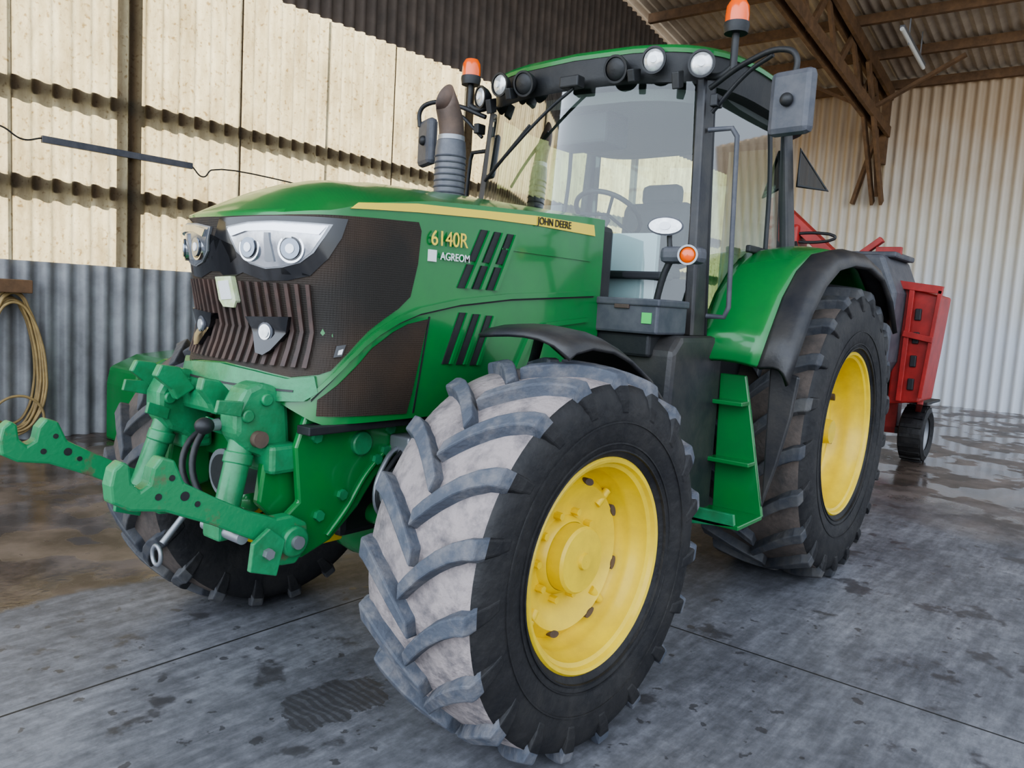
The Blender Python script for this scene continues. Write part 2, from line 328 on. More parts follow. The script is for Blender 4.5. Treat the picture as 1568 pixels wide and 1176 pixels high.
for j,y in enumerate((-2.2,)):
    X=lambda d: XR+.15+d
    for s in(-.09,.09):
        beam('top_chord',(X(0),y+s,roofz(X(0))-.12),(XO,y+s,roofz(XO)-.12),.07,.24,WOOD,tr)
        beam('bottom_chord',(X(0),y+s,5.55),(XO,y+s,8.2),.07,.22,WOOD,tr)
        beam('knee_brace',(X(0),y+s,4.1),(X(1.9),y+s,6.5),.06,.17,WOOD,tr)
    beam('knee_brace_b',(X(0.05),y,4.25),(X(.9),y,6.1),.07,.16,WOOD,tr)
    beam('wall_stub',(X(0),y,4.9),(X(0),y,6.4),.14,.18,WOOD,tr)
    beam('knee_brace_c',(X(.0),y-.5,4.1),(X(.0),y-.05,5.9),.07,.16,WOOD,tr)
    for q in range(8):
        xa=X(.4+q*1.5); xb=X(1.15+q*1.5); xc=X(1.9+q*1.5)
        bz=lambda x:5.55+(8.2-5.55)*(x-X(0))/(XO-X(0))
        beam('web',(xa,y,bz(xa)),(xb,y,roofz(xb)-.15),.06,.13,WOOD,tr); beam('web_b',(xb,y,roofz(xb)-.15),(xc,y,bz(xc)),.06,.13,WOOD,tr)
    for k,dy in enumerate((1.6,-1.6)):
        beam('lateral_brace_%d'%k,(X(1.2),y,5.75),(X(1.2),y+dy,roofz(X(1.2))-.05),.06,.13,WOOD,tr)
fl=empty('fluorescent_tube_light'); cyl('tube',(-12.5,-1.25,6.56),(-14.2,-1.25,6.36),.035,WHT,fl); box('batten',(-14.2,-1.29,6.48),(-12.5,-1.21,6.53),STEEL,fl,.0,rot=('Y',math.radians(-6.5)))
for k,x in enumerate((-13.0,-13.9)): box('hanger_%d'%k,(x-.012,-1.26,6.44),(x+.012,-1.24,roofz(x)+.20),STEEL,fl,0)
cr=empty('wall_cable_rail')
box('rail',(-2.27,YL+.03,2.80),(-.78,YL+.07,2.865),DGREY,cr,.004)
tube('cable_1',[(-.78,YL+.05,2.84),(-.62,YL+.05,2.80),(-.45,YL+.05,2.88),(.4,YL+.05,2.95)],.008,BLK,cr)
tube('cable_2',[(-2.27,YL+.05,2.83),(-2.4,YL+.05,2.74),(-2.5,YL+.05,2.83),(-4.4,YL+.05,2.83),(-6.3,YL+.05,2.88)],.008,BLK,cr)
hc=empty('coiled_hose')
for k in range(9):
    pts=[]; a=.17+.014*(k%5); b_=.60+.02*(k%4)
    for i in range(14):
        t=2*math.pi*i/14
        pts.append((-.50+a*math.cos(t)*(1.25-.25*math.sin(t))+.008*random.random(),YL+.05+.018*k,.76+b_*math.sin(t)-.025*(k%3)+.01*random.random()))
    mn=min(p[2] for p in pts)
    if mn<.014: pts=[(p[0],p[1],p[2]+.014-mn) for p in pts]
    tube('loop_%d'%k,pts,.012,ROPE,hc,cyc=True)
pts=[(-.5+.22*math.cos(t),YL+.25,.235+.22*math.sin(t)) for t in np.linspace(0,2*math.pi,13)[:-1]]; tube('low_loop',pts,.012,ROPE,hc,cyc=True)
box('wooden_peg',(-.62,YL+.02,1.40),(-.34,YL+.28,1.52),WOOD,hc)
sb=empty('spare_tractor_bonnet')
prof=[(-1.11,.0),(-1.11,.56),(-1.14,.72),(-1.40,.84),(-2.0,.90),(-2.7,.92),(-2.75,.0)]
prof=[(x-.13,z) for x,z in prof]
extr('bonnet_shell',prof,1,-5.35,-4.75,GREEN,sb,.03)
for k in range(3): extr('slot_%d'%k,[(-1.48-.10*k,.38),(-1.52-.10*k,.38),(-1.60-.10*k,.60),(-1.56-.10*k,.60)],1,-4.755,-4.735,BLK,sb,0)
text('number_decal','6120M',(-1.28,-4.745,.68),.085,YELS,sb,(math.radians(90),0,math.radians(180)))
# ---------------------------------------------------------------- TRACTOR
T=empty('tractor')
C=[(.757,-.12),(.765,0),(.757,.12),(.735,.24),(.69,.35),(.62,.43),(.50,.462),(.3,.468),(0,.472),(-.3,.475),(-.6,.478),(-1.0,.48),(-1.4,.48)]
pts=[]
for i in range(1,len(C)-2):
    p0,p1,p2,p3=[np.array(c) for c in C[i-1:i+3]]
    for k in range(12):
        t=k/12; pts.append(.5*((2*p1)+(-p0+p2)*t+(2*p0-5*p1+4*p2-p3)*t*t+(-p0+3*p1-3*p2+p3)*t**3))
pts=np.array(pts); arc=np.concatenate([[0],np.cumsum(np.linalg.norm(np.diff(pts,axis=0),axis=1))]); UMAX=arc[-1]
def plan(uu):
    a=abs(uu); return np.array([np.interp(a,arc,pts[:,0]),(1 if uu>=0 else -1)*np.interp(a,arc,pts[:,1])])
def SF(uu,z,off=0.):
    p=plan(uu); t=plan(uu+.01)-plan(uu-.01); t/=np.linalg.norm(t); n=np.array([t[1],-t[0]])
    if (n@np.array([p[0]-.1,p[1]]))<0 and abs(uu)<.8: n=-n
    if abs(uu)>=.8: n=np.array([0,1. if uu>0 else -1.])
    dx=np.interp(z,[1.12,1.22,1.30,1.43,1.60,1.75],[.01,.0,-.025,-.075,-.035,0])*np.interp(abs(uu),[.0,.30,.62],[1,.9,0])
    return (p[0]+dx+n[0]*off,p[1]+n[1]*off,z)
ze=lambda uu: float(np.interp(abs(uu),[0,.3,.47,.6,.9,1.2,2.0],[1.83,1.835,1.85,1.89,1.935,1.955,2.0]))
zs=lambda x: float(np.interp(x,[-1,-.3,.2,.35],[2.06,2.045,2.025,2.0]))
us=np.concatenate([-np.linspace(UMAX,.5,20),np.linspace(-.46,.46,25),np.linspace(.5,UMAX,20)])
vs=[];rows=0;cols=len(us)
zb=1.13
for k in range(9):
    for uu in us:
        z0=zb+(.07 if abs(uu)<.3 else .07*max(0,1-(abs(uu)-.3)/.15)); vs.append(SF(uu,z0+(ze(uu)-z0)*k/8))
ks=[.06,.14,.27,.42,.6,.8,1.]
for k in ks:
    for uu in us:
        x,y,_=SF(uu,ze(uu)); sx=min(x,.30)
        vs.append((x*(1-k)+sx*k,y*(1-k),ze(uu)+(zs(sx)-ze(uu))*math.sin(min(1,k*1.02)*math.pi/2)))
rows=9+len(ks)
fs=[(a*cols+b,a*cols+b+1,(a+1)*cols+b+1,(a+1)*cols+b) for a in range(rows-1) for b in range(cols-1)]
mob('hood_shell',vs,fs,GREEN,T,smooth=True,auto=60)
def panel(name,poly,off,mat,depth=None,step=.04,zstep=.06):
    bm=bmesh.new(); bm.faces.new([bm.verts.new((p[0],p[1],0)) for p in poly]); bmesh.ops.triangulate(bm,faces=bm.faces[:])
    for ax,st in((0,step),(1,zstep)):
        lo=min(p[ax] for p in poly); hi=max(p[ax] for p in poly); c=math.ceil(lo/st)*st
        while c<hi:
            pl=[0,0,0]; pl[ax]=c; no=[0,0,0]; no[ax]=1
            bmesh.ops.bisect_plane(bm,geom=bm.verts[:]+bm.edges[:]+bm.faces[:],plane_co=pl,plane_no=no); c+=st
    bm.verts.ensure_lookup_table(); bm.verts.index_update()
    vv=[SF(q.co.x,q.co.y,off) for q in bm.verts]; ff=[tuple(q.index for q in fc.verts) for fc in bm.faces]
    ins=off-.01 if depth is None else off-depth
    be=[e for e in bm.edges if e.is_boundary]; mp={}
    for e in be:
        for q in e.verts:
            if q.index not in mp: mp[q.index]=len(vv); vv.append(SF(q.co.x,q.co.y,ins))
        a,b=[q.index for q in e.verts]; ff.append((a,b,mp[b],mp[a]))
    bm.free(); return mob(name,vv,ff,mat,T,smooth=True,auto=30)
def mir(poly): return [(-a,b) for a,b in poly][::-1]
near=[(0,1.82),(.27,1.825),(.49,1.835),(.83,1.850),(.845,1.82),(.835,1.70),(.805,1.58),(.75,1.535),(.68,1.495),(.61,1.45),(.56,1.41),(.51,1.36),(.47,1.315),(.43,1.30),(.33,1.285),(.18,1.30),(0,1.31)]
panel('grille_screen',near+mir(near)[1:-1],.004,MESH)
panel('lamp_mask',[(0,1.815),(.28,1.822),(.52,1.825),(.50,1.76),(.455,1.69),(.39,1.63),(.30,1.61),(.20,1.605),(.10,1.63),(0,1.60)]+mir([(.10,1.63),(.20,1.605),(.30,1.61),(.39,1.63),(.455,1.69),(.50,1.76),(.52,1.825),(.28,1.822)]),.007,BLKG)
hl=[(.05,1.785),(.16,1.80),(.27,1.805),(.47,1.802),(.445,1.755),(.41,1.705),(.36,1.67),(.29,1.652),(.22,1.645),(.15,1.66),(.09,1.70)]
def shrink(poly,k,dz=0):
    c=np.mean(np.array(poly),axis=0); return [tuple(c+(np.array(p)-c)*k+np.array([0,dz])) for p in poly]
for s,nm in((1,'left'),(-1,'right')):
    h=hl if s>0 else mir(hl)
    m_=lambda P: P if s>0 else mir(P)
    panel('headlamp_bezel_'+nm,h,.013,STEEL); panel('headlamp_reflector_'+nm,shrink(h,.94),.015,SILV)
    panel('headlamp_brow_'+nm,m_([(.07,1.775),(.16,1.79),(.27,1.795),(.45,1.792),(.43,1.765),(.27,1.772),(.16,1.768),(.09,1.75)]),.024,CHROME,depth=.02)
    panel('headlamp_divider_'+nm,m_([(.240,1.765),(.258,1.765),(.266,1.67),(.230,1.67)]),.020,STEEL,depth=.014)
    for k,uu in enumerate((.165,.335)):
        for rad,mt,of in((.048,CHROME,.018),(.040,BLKG,.0195),(.034,LENSB,.024),(.016,LENS,.027)):
            p=SF(s*uu,1.715,of); q=SF(s*uu,1.715,0)
            cyl('projector_%s_%d'%(nm,k),q,p,rad,mt,T)
    pod=[(.105,1.478),(.30,1.488),(.28,1.43),(.24,1.370),(.215,1.352),(.18,1.358),(.14,1.42)]
    panel('fog_pod_'+nm,m_(pod),.035,BLKG,depth=.04)
    for rad,mt,of in((.034,DGREY,.042),(.027,CHROME,.045),(.020,LENSR,.048)):
        p=SF(s*.20,1.43,of); q=SF(s*.20,1.43,.0); cyl('fog_lamp_'+nm,q,p,rad,mt,T)
for k in range(-8,10):
    uu=k*.042
    top=1.60
    panel('grille_rib_%d'%(k+8),[(uu-.009,1.32),(uu+.009,1.32),(uu+.007,top),(uu-.007,top)],.016,RIB,depth=.014,step=.2)
panel('front_badge',[(-.048,1.61),(.05,1.615),(.055,1.53),(.035,1.505),(-.03,1.505),(-.05,1.53)],.024,EMB,depth=.02)
panel('front_badge_inner',[(-.03,1.595),(.034,1.6),(.036,1.535),(-.03,1.53)],.027,WHT,depth=.005)
chin=[(0,1.305),(.18,1.295),(.33,1.28),(.42,1.295),(.44,1.24),(.40,1.21),(.2,1.195),(0,1.195)]
panel('chin_panel',chin+mir(chin)[1:-1],.02,GREENL,depth=.03)
panel('chin_groove',[(-.36,1.245),(.36,1.245),(.36,1.238),(-.36,1.238)],.022,BLK,depth=.01)
for s in(1,-1):
    m_=lambda P: P if s>0 else mir(P)
    lo=[(.90,1.50),(.80,1.48),(.73,1.45),(.64,1.395),(.57,1.33),(.50,1.265),(.44,1.215),(.44,1.16),(.81,1.15),(.835,1.23)]
    panel('side_screen',m_(lo),.005,MESH)
    crv=[(.42,1.215),(.47,1.275),(.53,1.345),(.59,1.395),(.66,1.44),(.75,1.485),(.85,1.52),(1.06,1.56),(1.37,1.595),(2.0,1.635)]
    up=[(a,b+.022) for a,b in crv]
    panel('swoosh_lip',m_(up+crv[::-1]),.016,GREEN,depth=.02)
    panel('swoosh_edge',m_(crv+[(a,b-.008) for a,b in crv][::-1]),.004,BLK)
    st=[(.53,1.862),(.56,1.885),(.82,1.915),(1.18,1.935),(1.51,1.955),(1.96,1.965),(1.975,1.915),(1.51,1.915),(1.18,1.905),(.83,1.885)]
    panel('yellow_stripe',m_(st),.006,YELS)
    for k in range(3):
        a=1.05+.085*k; b_=1.17+.082*k
        def pt(t,w): return (a+(b_-a)*t+w,1.625+.235*t)
        for t0,t1 in((0,.40),(.46,1)): panel('vent_slot',m_([pt(t0,0),pt(t0,.036),pt(t1,.036),pt(t1,0)]),.006,BLK)
        panel('vent_lip',m_([pt(0,.038),pt(0,.060),pt(1,.060),pt(1,.038)]),.016,GREEN,depth=.016)
    for k in range(3):
        a=.985+.08*k; b_=1.07+.08*k
        def pt(t,w): return (a+(b_-a)*t+w,1.33+.20*t-.004*k)
        panel('lower_vent_slot',m_([pt(0,0),pt(0,.032),pt(1,.032),pt(1,0)]),.006,BLK)
        panel('lower_vent_lip',m_([pt(0,.034),pt(0,.052),pt(1,.052),pt(1,.034)]),.014,GREEN,depth=.014)
    panel('hood_seam',m_([(.905,1.51),(.912,1.51),(.85,1.15),(.843,1.15)]),.003,BLK)
    panel('hood_crease_upper',m_([(1.30,1.80),(1.95,1.80),(1.95,1.794),(1.30,1.794)]),.006,GREEN)
    panel('hood_rear_arch',m_([(1.42,1.30),(1.5,1.44),(1.62,1.50),(1.95,1.53),(1.95,1.51),(1.63,1.48),(1.52,1.42),(1.45,1.30)]),.018,GREEN,depth=.02)
    panel('latch',m_([(.475,1.40),(.51,1.405),(.50,1.365),(.47,1.36)]),.012,BLKG); panel('latch_ring',m_([(.485,1.385),(.50,1.39),(.497,1.372),(.483,1.37)]),.016,WHT)
rt=(math.radians(90),0,math.radians(180))
def xat(uu): return plan(uu)[0]
text('number_decal','6140R',(xat(.885),.483,1.775),.078,YELS,T,(math.radians(90),math.radians(-1.5),math.radians(180)))
text('dealer_decal','AGREOM',(xat(.94),.482,1.725),.040,WHT,T,rt)
panel('dealer_logo',[(.885,1.758),(.925,1.758),(.925,1.715),(.885,1.715)],.007,WHT)
text('maker_decal','JOHN DEERE',(xat(1.52),.487,1.922),.044,BLK,T,(math.radians(90),math.radians(-1.),math.radians(180)))
box('engine_block',(-1.0,-.36,1.02),(.55,.36,1.80),BLK,T,.02)
box('chassis_frame',(-2.9,-.20,.62),(.35,.20,1.12),BLK,T,.03)
for s in(1,-1):
    extr('frame_side_plate',[(.66,1.16),(.10,1.14),(.05,1.04),(.22,.99),(.34,.90),(.42,.80),(.54,.70),(.66,.66),(.76,.68),(.76,.80),(.68,.86),(.70,1.05)],1,s*.35,s*.38,GREEN,T,.008)
    for (x,z) in((.28,1.08),(.24,1.03),(.34,.97),(.62,1.08),(.60,.80),(.67,.73),(.30,1.0),(.50,.86)):
        cyl('frame_bolt',(x,s*.37,z),(x,s*.396,z),.020,GREENL,T,seg=6)
    tube('plate_weld_curve',[(.12,s*.385,1.07),(.26,s*.385,1.02),(.38,s*.385,.93),(.48,s*.385,.80),(.56,s*.385,.72)],.010,GREEN,T)
    cyl('frame_round_cover',(.42,s*.375,1.04),(.42,s*.40,1.04),.045,GREENL,T,bevel=.006)
    box('bonnet_rail',(-.2,s*.40-.02,1.10),(.70,s*.40+.05,1.13),BLK,T,.004)
box('axle_beam',(-.11,-.62,.57),(.11,.62,.78),GREEN,T,.04)
blob('axle_differential',(0,0,.66),(.22,.24,.22),GREEN,T)
for s in(1,-1):
    cyl('axle_hub',(0,s*.55,.68),(0,s*.95,.68),.17,GREEND,T,bevel=.02)
    box('kingpin_yoke',(-.10,s*.60-.07,.48),(.12,s*.60+.07,.92),GREEN,T,.04)
    cyl('steering_cylinder',(.18,s*.12,.70),(.18,s*.58,.70),.032,CHROME,T); cyl('steering_cylinder_body',(.18,s*.08,.70),(.18,s*.34,.70),.045,GREEN,T)
    cyl('suspension_cylinder',(.30,s*.46,.72),(.16,s*.42,1.04),.045,GREEN,T); cyl('suspension_rod',(.30,s*.46,.72),(.33,s*.465,.64),.025,CHROME,T)
    blob('suspension_eye',(.32,s*.46,.64),(.06,.05,.06),GREEN,T)
    for k in range(6):
        y=s*(.40+.022*k); tube('hydraulic_hose',[(.22-.02*k,y,1.02),(.34-.01*k,y+s*.04,.98-.01*k),(.40+.008*k,y+s*.05,.84+.02*k),(.30,y+s*.02,.74+.01*k),(.18,y,.70)],.010,BLK if k%3 else STEEL,T)
    box('hose_manifold',(.12,s*.41-.03,.99),(.28,s*.41+.08,1.06),STEEL,T,.01)
    for k in range(4): cyl('hose_fitting',(.14+.045*k,s*.48,.99),(.14+.045*k,s*.50,.92),.014,STEEL,T,seg=8)
    blob('axle_bracket_casting',(.14,s*.40,.78),(.10,.07,.12),GREEN,T)
box('axle_yellow_tag',(.30,-.05,.60),(.42,.16,.66),YEL,T,.01)
# ---------- front linkage
for s in(1,-1):
    arm=[(1.335,1.02),(1.325,1.065),(1.30,1.085),(1.28,1.07),(1.275,1.02),(1.25,.995),(1.225,1.01),(1.215,1.055),(1.19,1.085),(1.15,1.07),(1.12,1.00),(1.02,.94),(.90,.875),(.80,.835),(.74,.835),(.68,.80),(.67,.72),(.72,.665),(.78,.67),(.86,.765),(1.03,.855),(1.18,.922),(1.28,.94),(1.33,.97)]
    extr('lift_arm',arm,1,s*.40-.028,s*.40+.028,GREENW,T,.008)
    for (x,z,rr_) in((1.12,.96,.014),(1.16,1.02,.009),(1.08,.93,.009),(1.20,.97,.010)):
        cyl('arm_pin_hole',(x,s*.40-.030,z),(x,s*.40+.030,z),rr_,BLK,T,seg=16)
    cyl('arm_pivot_boss',(.74,s*.40-.055,.75),(.74,s*.40+.055,.75),.052,GREENL,T,bevel=.008)
    cyl('arm_pivot_pin',(.74,s*.40-.07,.75),(.74,s*.40+.07,.75),.022,STEEL,T)
    extr('arm_stop_plate',[(.82,.655),(.92,.69),(.91,.78),(.85,.82),(.79,.77)],1,s*.455-.010,s*.455+.010,GREENL,T,.004)
    cyl('stop_bolt',(.86,s*.46,.74),(.86,s*.485,.74),.018,STEEL,T,seg=6)
    hs=[(.68,1.20),(.72,1.25),(.79,1.27),(.84,1.25),(.88,1.18),(.88,1.10),(.84,1.04),(.79,1.02),(.74,.98),(.66,.98)]
    extr('headstock_casting',hs,1,s*.25-.055,s*.25+.055,GREENL,T,.02)
    for (x,z) in((.77,1.21),(.84,1.16)): cyl('headstock_boss',(x,s*.25-.068,z),(x,s*.25+.068,z),.022,GREENL,T,bevel=.005)
    cyl('headstock_pin',(.80,s*.30,1.08),(.80,s*.33,1.08),.028,RUST,T)
    cyl('lift_cylinder',(.82,s*.25,1.08),(.90,s*.28,.82),.042,GREENL,T,bevel=.006)
    cyl('lift_cylinder_cap',(.833,s*.254,1.03),(.845,s*.257,.99),.048,GREENL,T,bevel=.006)
    cyl('lift_cylinder_rod',(.89,s*.277,.86),(.92,s*.285,.78),.03,CHROME,T)
    box('cylinder_clevis',(.87,s*.28-.05,.76),(.95,s*.28+.05,.82),GREENL,T,.01); cyl('clevis_pin',(.92,s*.20,.79),(.92,s*.42,.79),.02,STEEL,T)
    extr('headstock_lug',[(.86,1.21),(.95,1.22),(.96,1.18),(.87,1.16)],1,s*.31-.008,s*.31+.008,GREENL,T,.003)
    extr('headstock_lug_b',[(.84,1.12),(.92,1.15),(.93,1.11),(.85,1.08)],1,s*.195-.008,s*.195+.008,GREENL,T,.003)
    extr('lower_gusset',[(.62,1.0),(.78,1.0),(.80,.86),(.72,.78),(.62,.80)],1,s*.30-.02,s*.30+.02,GREEN,T,.01)
    box('headstock_base',(.66,s*.28-.08,.96),(.78,s*.28+.08,1.06),GREENL,T,.015)
box('headstock_crossbar',(.70,-.30,1.12),(.79,.30,1.20),GREENL,T,.02)
extr('headstock_top_hook',[(.78,1.20),(.84,1.28),(.91,1.29),(.93,1.25),(.87,1.20),(.85,1.16)],1,-.16,-.12,GREENL,T,.006)
extr('headstock_top_hook_b',[(.78,1.22),(.84,1.28),(.91,1.29),(.93,1.25),(.87,1.20),(.85,1.17)],1,-.30,-.33,GREENL,T,.006)
extr('headstock_top_hook_c',[(.78,1.20),(.84,1.26),(.90,1.27),(.91,1.23),(.87,1.18),(.85,1.14)],1,.10,.14,GREENL,T,.006)
cyl('linkage_cross_tube',(.74,-.44,.75),(.74,.44,.75),.045,GREEN,T)
box('front_belly_plate',(.58,-.33,.92),(.64,.33,1.20),GREEN,T,.01)
blob('hydraulic_coupler',(.93,.20,1.12),(.032,.032,.028),BLK,T); cyl('coupler_body',(.88,.20,1.12),(.95,.20,1.12),.020,STEEL,T)
cyl('pto_guard',(.62,0,.90),(.74,0,.90),.09,STEEL,T); cyl('pto_hole',(.73,0,.90),(.745,0,.90),.07,BLK,T)
tube('hitch_hose_1',[(.66,.02,1.12),(.84,.03,1.06),(.88,.10,.86),(.80,.2,.80)],.012,BLK,T)
tube('hitch_hose_2',[(.66,-.05,1.1),(.86,-.04,1.0),(.86,.02,.84),(.74,.1,.76)],.012,BLK,T)
tube('tow_ring',[(.92,-.12+.03*math.cos(t),.60+.035*math.sin(t)) for t in np.linspace(0,2*math.pi,9)[:-1]],.008,STEEL,T,cyc=True)
cyl('tow_ring_link',(.90,-.12,.64),(.80,-.12,.75),.012,STEEL,T)
# ---------- wheels
def wheel(nm,pos,side,R,W,rr_,N,lh,steer,mats,recess,hubr,front,lw=.048):
    rot=Matrix.Rotation(-steer,4,'Z'); Mx=Matrix.Translation(pos)@rot
    hw=W/2; prof=[(hw*.80,rr_-.01),(hw*.88,rr_+.015),(hw*.98,rr_+.055),(hw*1.04,rr_+(R-rr_)*.42),(hw*1.04,rr_+(R-rr_)*.60),(hw*1.0,R-lh-.055),(hw*.93,R-lh-.022),(hw*.6,R-lh-.006),(0,R-lh)]
    prof=prof+[(-a,b) for a,b in prof[::-1][1:]]
    mi=[2,2,2,2,2,2,0,0]; mi=mi+mi[::-1]
    lathe('tyre_carcass_'+nm,prof,[mats[0],mats[1],SIDE],Mx,T,seg=96,mi=mi,auto=60)
    vs=[];fs=[];mi=[]
    span=.31*(.70/R)*(W/.54)
    for sd in(1,-1):
        for k in range(N):
            a0=2*math.pi*(k+(.5 if sd<0 else 0))/N
            st=[]
            for t in(0,.12,.3,.5,.7,.88,1.0): 
                y=-.02+t*(hw*.985+.02); rt_=R-.004-.026*max(0,(t-.3)/.7)**2; st.append((y,rt_,y if t<.8 else y-.012,rt_-lh-.012,span*(1-(1-t)**1.55),lw*(.95 if t<.05 else 1.0+.15*t)))
            st.append((hw*1.03,R-.070,hw*.93,R-.10,span*1.05,lw*1.1)); st.append((hw*1.055,R-.12,hw*.97,R-.13,span*1.12,lw*1.0)); st.append((hw*1.05,R-.165,hw*1.0,R-.17,span*1.2,lw*.8))
            b0=len(vs)
            for (yt,rt2,yb,rb,da,w_) in st:
                wt=w_/2/R; wb=wt*1.4
                for (yy,rad,dd) in((yb,rb,-wb),(yt,rt2,-wt),(yt,rt2,wt),(yb,rb,wb)):
                    A=a0+da+dd; vs.append(Mx@Vector((rad*math.cos(A),sd*yy,rad*math.sin(A))))
            m=len(st)
            for i in range(m-1):
                for j in range(3):
                    fs.append((b0+i*4+j,b0+i*4+j+1,b0+(i+1)*4+j+1,b0+(i+1)*4+j)); mi.append(1 if i>=m-3 else 0)
            fs.append((b0,b0+1,b0+2,b0+3)); mi.append(0); e=b0+(m-1)*4; fs.append((e,e+1,e+2,e+3)); mi.append(1)
    mob('tyre_lugs_'+nm,vs,fs,[mats[1],SIDE],T,mi=mi,bevel=.006)
    for k,rv in enumerate((rr_+.05,rr_+.075,rr_+.15)):
        yv=side*np.interp(rv,[rr_+.055,rr_+(R-rr_)*.42],[hw*.98,hw*1.04])
        lathe('sidewall_ring_%s_%d'%(nm,k),[(yv-side*.006,rv-.005),(yv+side*.004,rv-.003),(yv+side*.004,rv+.003),(yv-side*.006,rv+.005)],SIDE,Mx,T,seg=96)
    yf=hw*.90
    P=[(yf-.015,rr_+.022),(yf,rr_+.024),(yf+.008,rr_+.016),(yf+.004,rr_+.004),(yf-.012,rr_-.002),(yf-.02,rr_-.016),(yf-.06,rr_-.022),(yf-.075,rr_-.032),(yf-.5*recess-.03,rr_-.036),(yf-recess,rr_-.045),(yf-recess-.02,rr_-.06)]
    if front: P+=[(yf-recess-.005,rr_-.075),(yf-recess+.015,rr_-.095),(yf-recess-.005,rr_-.12),(yf-recess-.03,hubr+.055),(yf-recess-.03,hubr+.02),(yf-recess-.01,hubr+.01),(yf-recess+.0,hubr)]
    else: P+=[(yf-recess-.03,rr_-.10),(yf-recess+.0,rr_-.16),(yf-recess-.02,rr_-.22),(yf-recess-.02,hubr)]
    P=[(side*a,b) for a,b in P]
    lathe('rim_'+nm,P,YEL,Mx,T,seg=96,auto=35)
    Q=[(side*(yf-recess-.02),rr_-.05),(side*(-hw*.6),rr_-.04),(side*(-hw*.86),rr_-.01),(side*(-hw*.90),rr_+.02)]
    lathe('rim_barrel_'+nm,Q,YEL,Mx,T,seg=64)
    if front: H=[(yf-recess-.03,hubr),(yf-recess+.055,hubr*.97),(yf-recess+.065,hubr*.90),(yf-recess+.068,hubr*.25),(yf-recess+.08,hubr*.22),(yf-recess+.08,0.001)]
    else: H=[(yf-recess-.03,hubr),(yf-recess+.05,hubr*.9),(yf-recess+.06,hubr*.5),(yf-recess+.12,hubr*.45),(yf-recess+.12,.001)]
    lathe('hub_'+nm,[(side*a,b) for a,b in H],YEL,Mx,T,seg=48)
    nb=10
    for k in range(nb):
        A=2*math.pi*k/nb; rad=hubr+.035
        p=Mx@Vector((rad*math.cos(A),side*(yf-recess-.035),rad*math.sin(A))); q=Mx@Vector((rad*math.cos(A),side*(yf-recess+.0),rad*math.sin(A)))
        cyl('wheel_nut_%s_%d'%(nm,k),p,q,.014,YEL,T,seg=6)
    nh=8
    for k in range(nh):
        A=2*math.pi*(k+.35)/nh; rad=rr_-.085 if front else rr_-.10
        vs=[];n=16
        for dy in(-.02,.014):
            for j in range(n):
                t=2*math.pi*j/n; ax_=.013*math.cos(t); tg=(.026)*math.sin(t); rad2=rad+ax_; A2=A+tg/rad
                vs.append(Mx@Vector((rad2*math.cos(A2),side*(yf-recess+dy+.004),rad2*math.sin(A2))))
        mob('disc_window_%s_%d'%(nm,k),vs,[tuple(range(n,2*n))]+[(j,(j+1)%n,n+(j+1)%n,n+j) for j in range(n)],RUST,T)
    if front:
        for k in range(4):
            A=math.pi/4+math.pi/2*k
            cI=Mx@Vector(((rr_-.06)*math.cos(A),side*(yf-recess+.002),(rr_-.06)*math.sin(A)))
            cyl('rim_lug_bracket_%s_%d'%(nm,k),cI,Mx@Vector(((rr_-.13)*math.cos(A),side*(yf-recess-.008),(rr_-.13)*math.sin(A))),.016,YEL,T,seg=12)
st=math.radians(3)
FM=(DUST,LUG); BM=(DUST2,LUG2)
wheel('front_left',(0,.95,.690),1,.705,.50,.360,19,.045,st,FM,.13,.125,True,lw=.056)
wheel('front_right',(-.02,-.91,.690),-1,.705,.48,.356,19,.045,st,BM,.13,.125,True,lw=.056)
wheel('rear_left',(-2.765,.90,.895),1,.92,.63,.485,21,.055,0,BM,.20,.16,False,lw=.066)
wheel('rear_right',(-2.765,-.90,.895),-1,.92,.63,.485,21,.055,0,BM,.20,.16,False,lw=.066)
cyl('rear_axle',(-2.765,-.8,.90),(-2.765,.8,.90),.16,GREEND,T)
box('rear_transmission',(-3.1,-.32,.6),(-2.2,.32,1.45),GREEND,T,.04)
# ---------- front fenders
def strip(name,prof,y0,y1,mat,th=.012,lip=0,crown=0.):
    vs=[];n=len(prof);ny=7
    for (x,z) in prof:
        for j in range(ny):
            t=j/(ny-1); vs.append((x,y0+(y1-y0)*t,z+crown*math.sin(math.pi*t)-lip*(t**6)))
    fs=[(i*ny+j,(i+1)*ny+j,(i+1)*ny+j+1,i*ny+j+1) for i in range(n-1) for j in range(ny-1)]
    o=mob(name,vs,fs,mat,T,smooth=True,auto=60); m=o.modifiers.new('s','SOLIDIFY'); m.thickness=th; m.offset=0; return o
ff=[(.16,1.455),(.12,1.475),(.02,1.49),(-.12,1.475),(-.25,1.435),(-.40,1.36),(-.54,1.255),(-.66,1.12),(-.76,.96),(-.82,.78)]
for s in(1,-1):
    strip('front_fender',ff,s*.70,s*1.10,BLKF,.014,.05,.015)
    tube('fender_bracket',[(0,s*.62,.9),(-.2,s*.66,1.3),(-.1,s*.78,1.46)],.02,BLK,T)
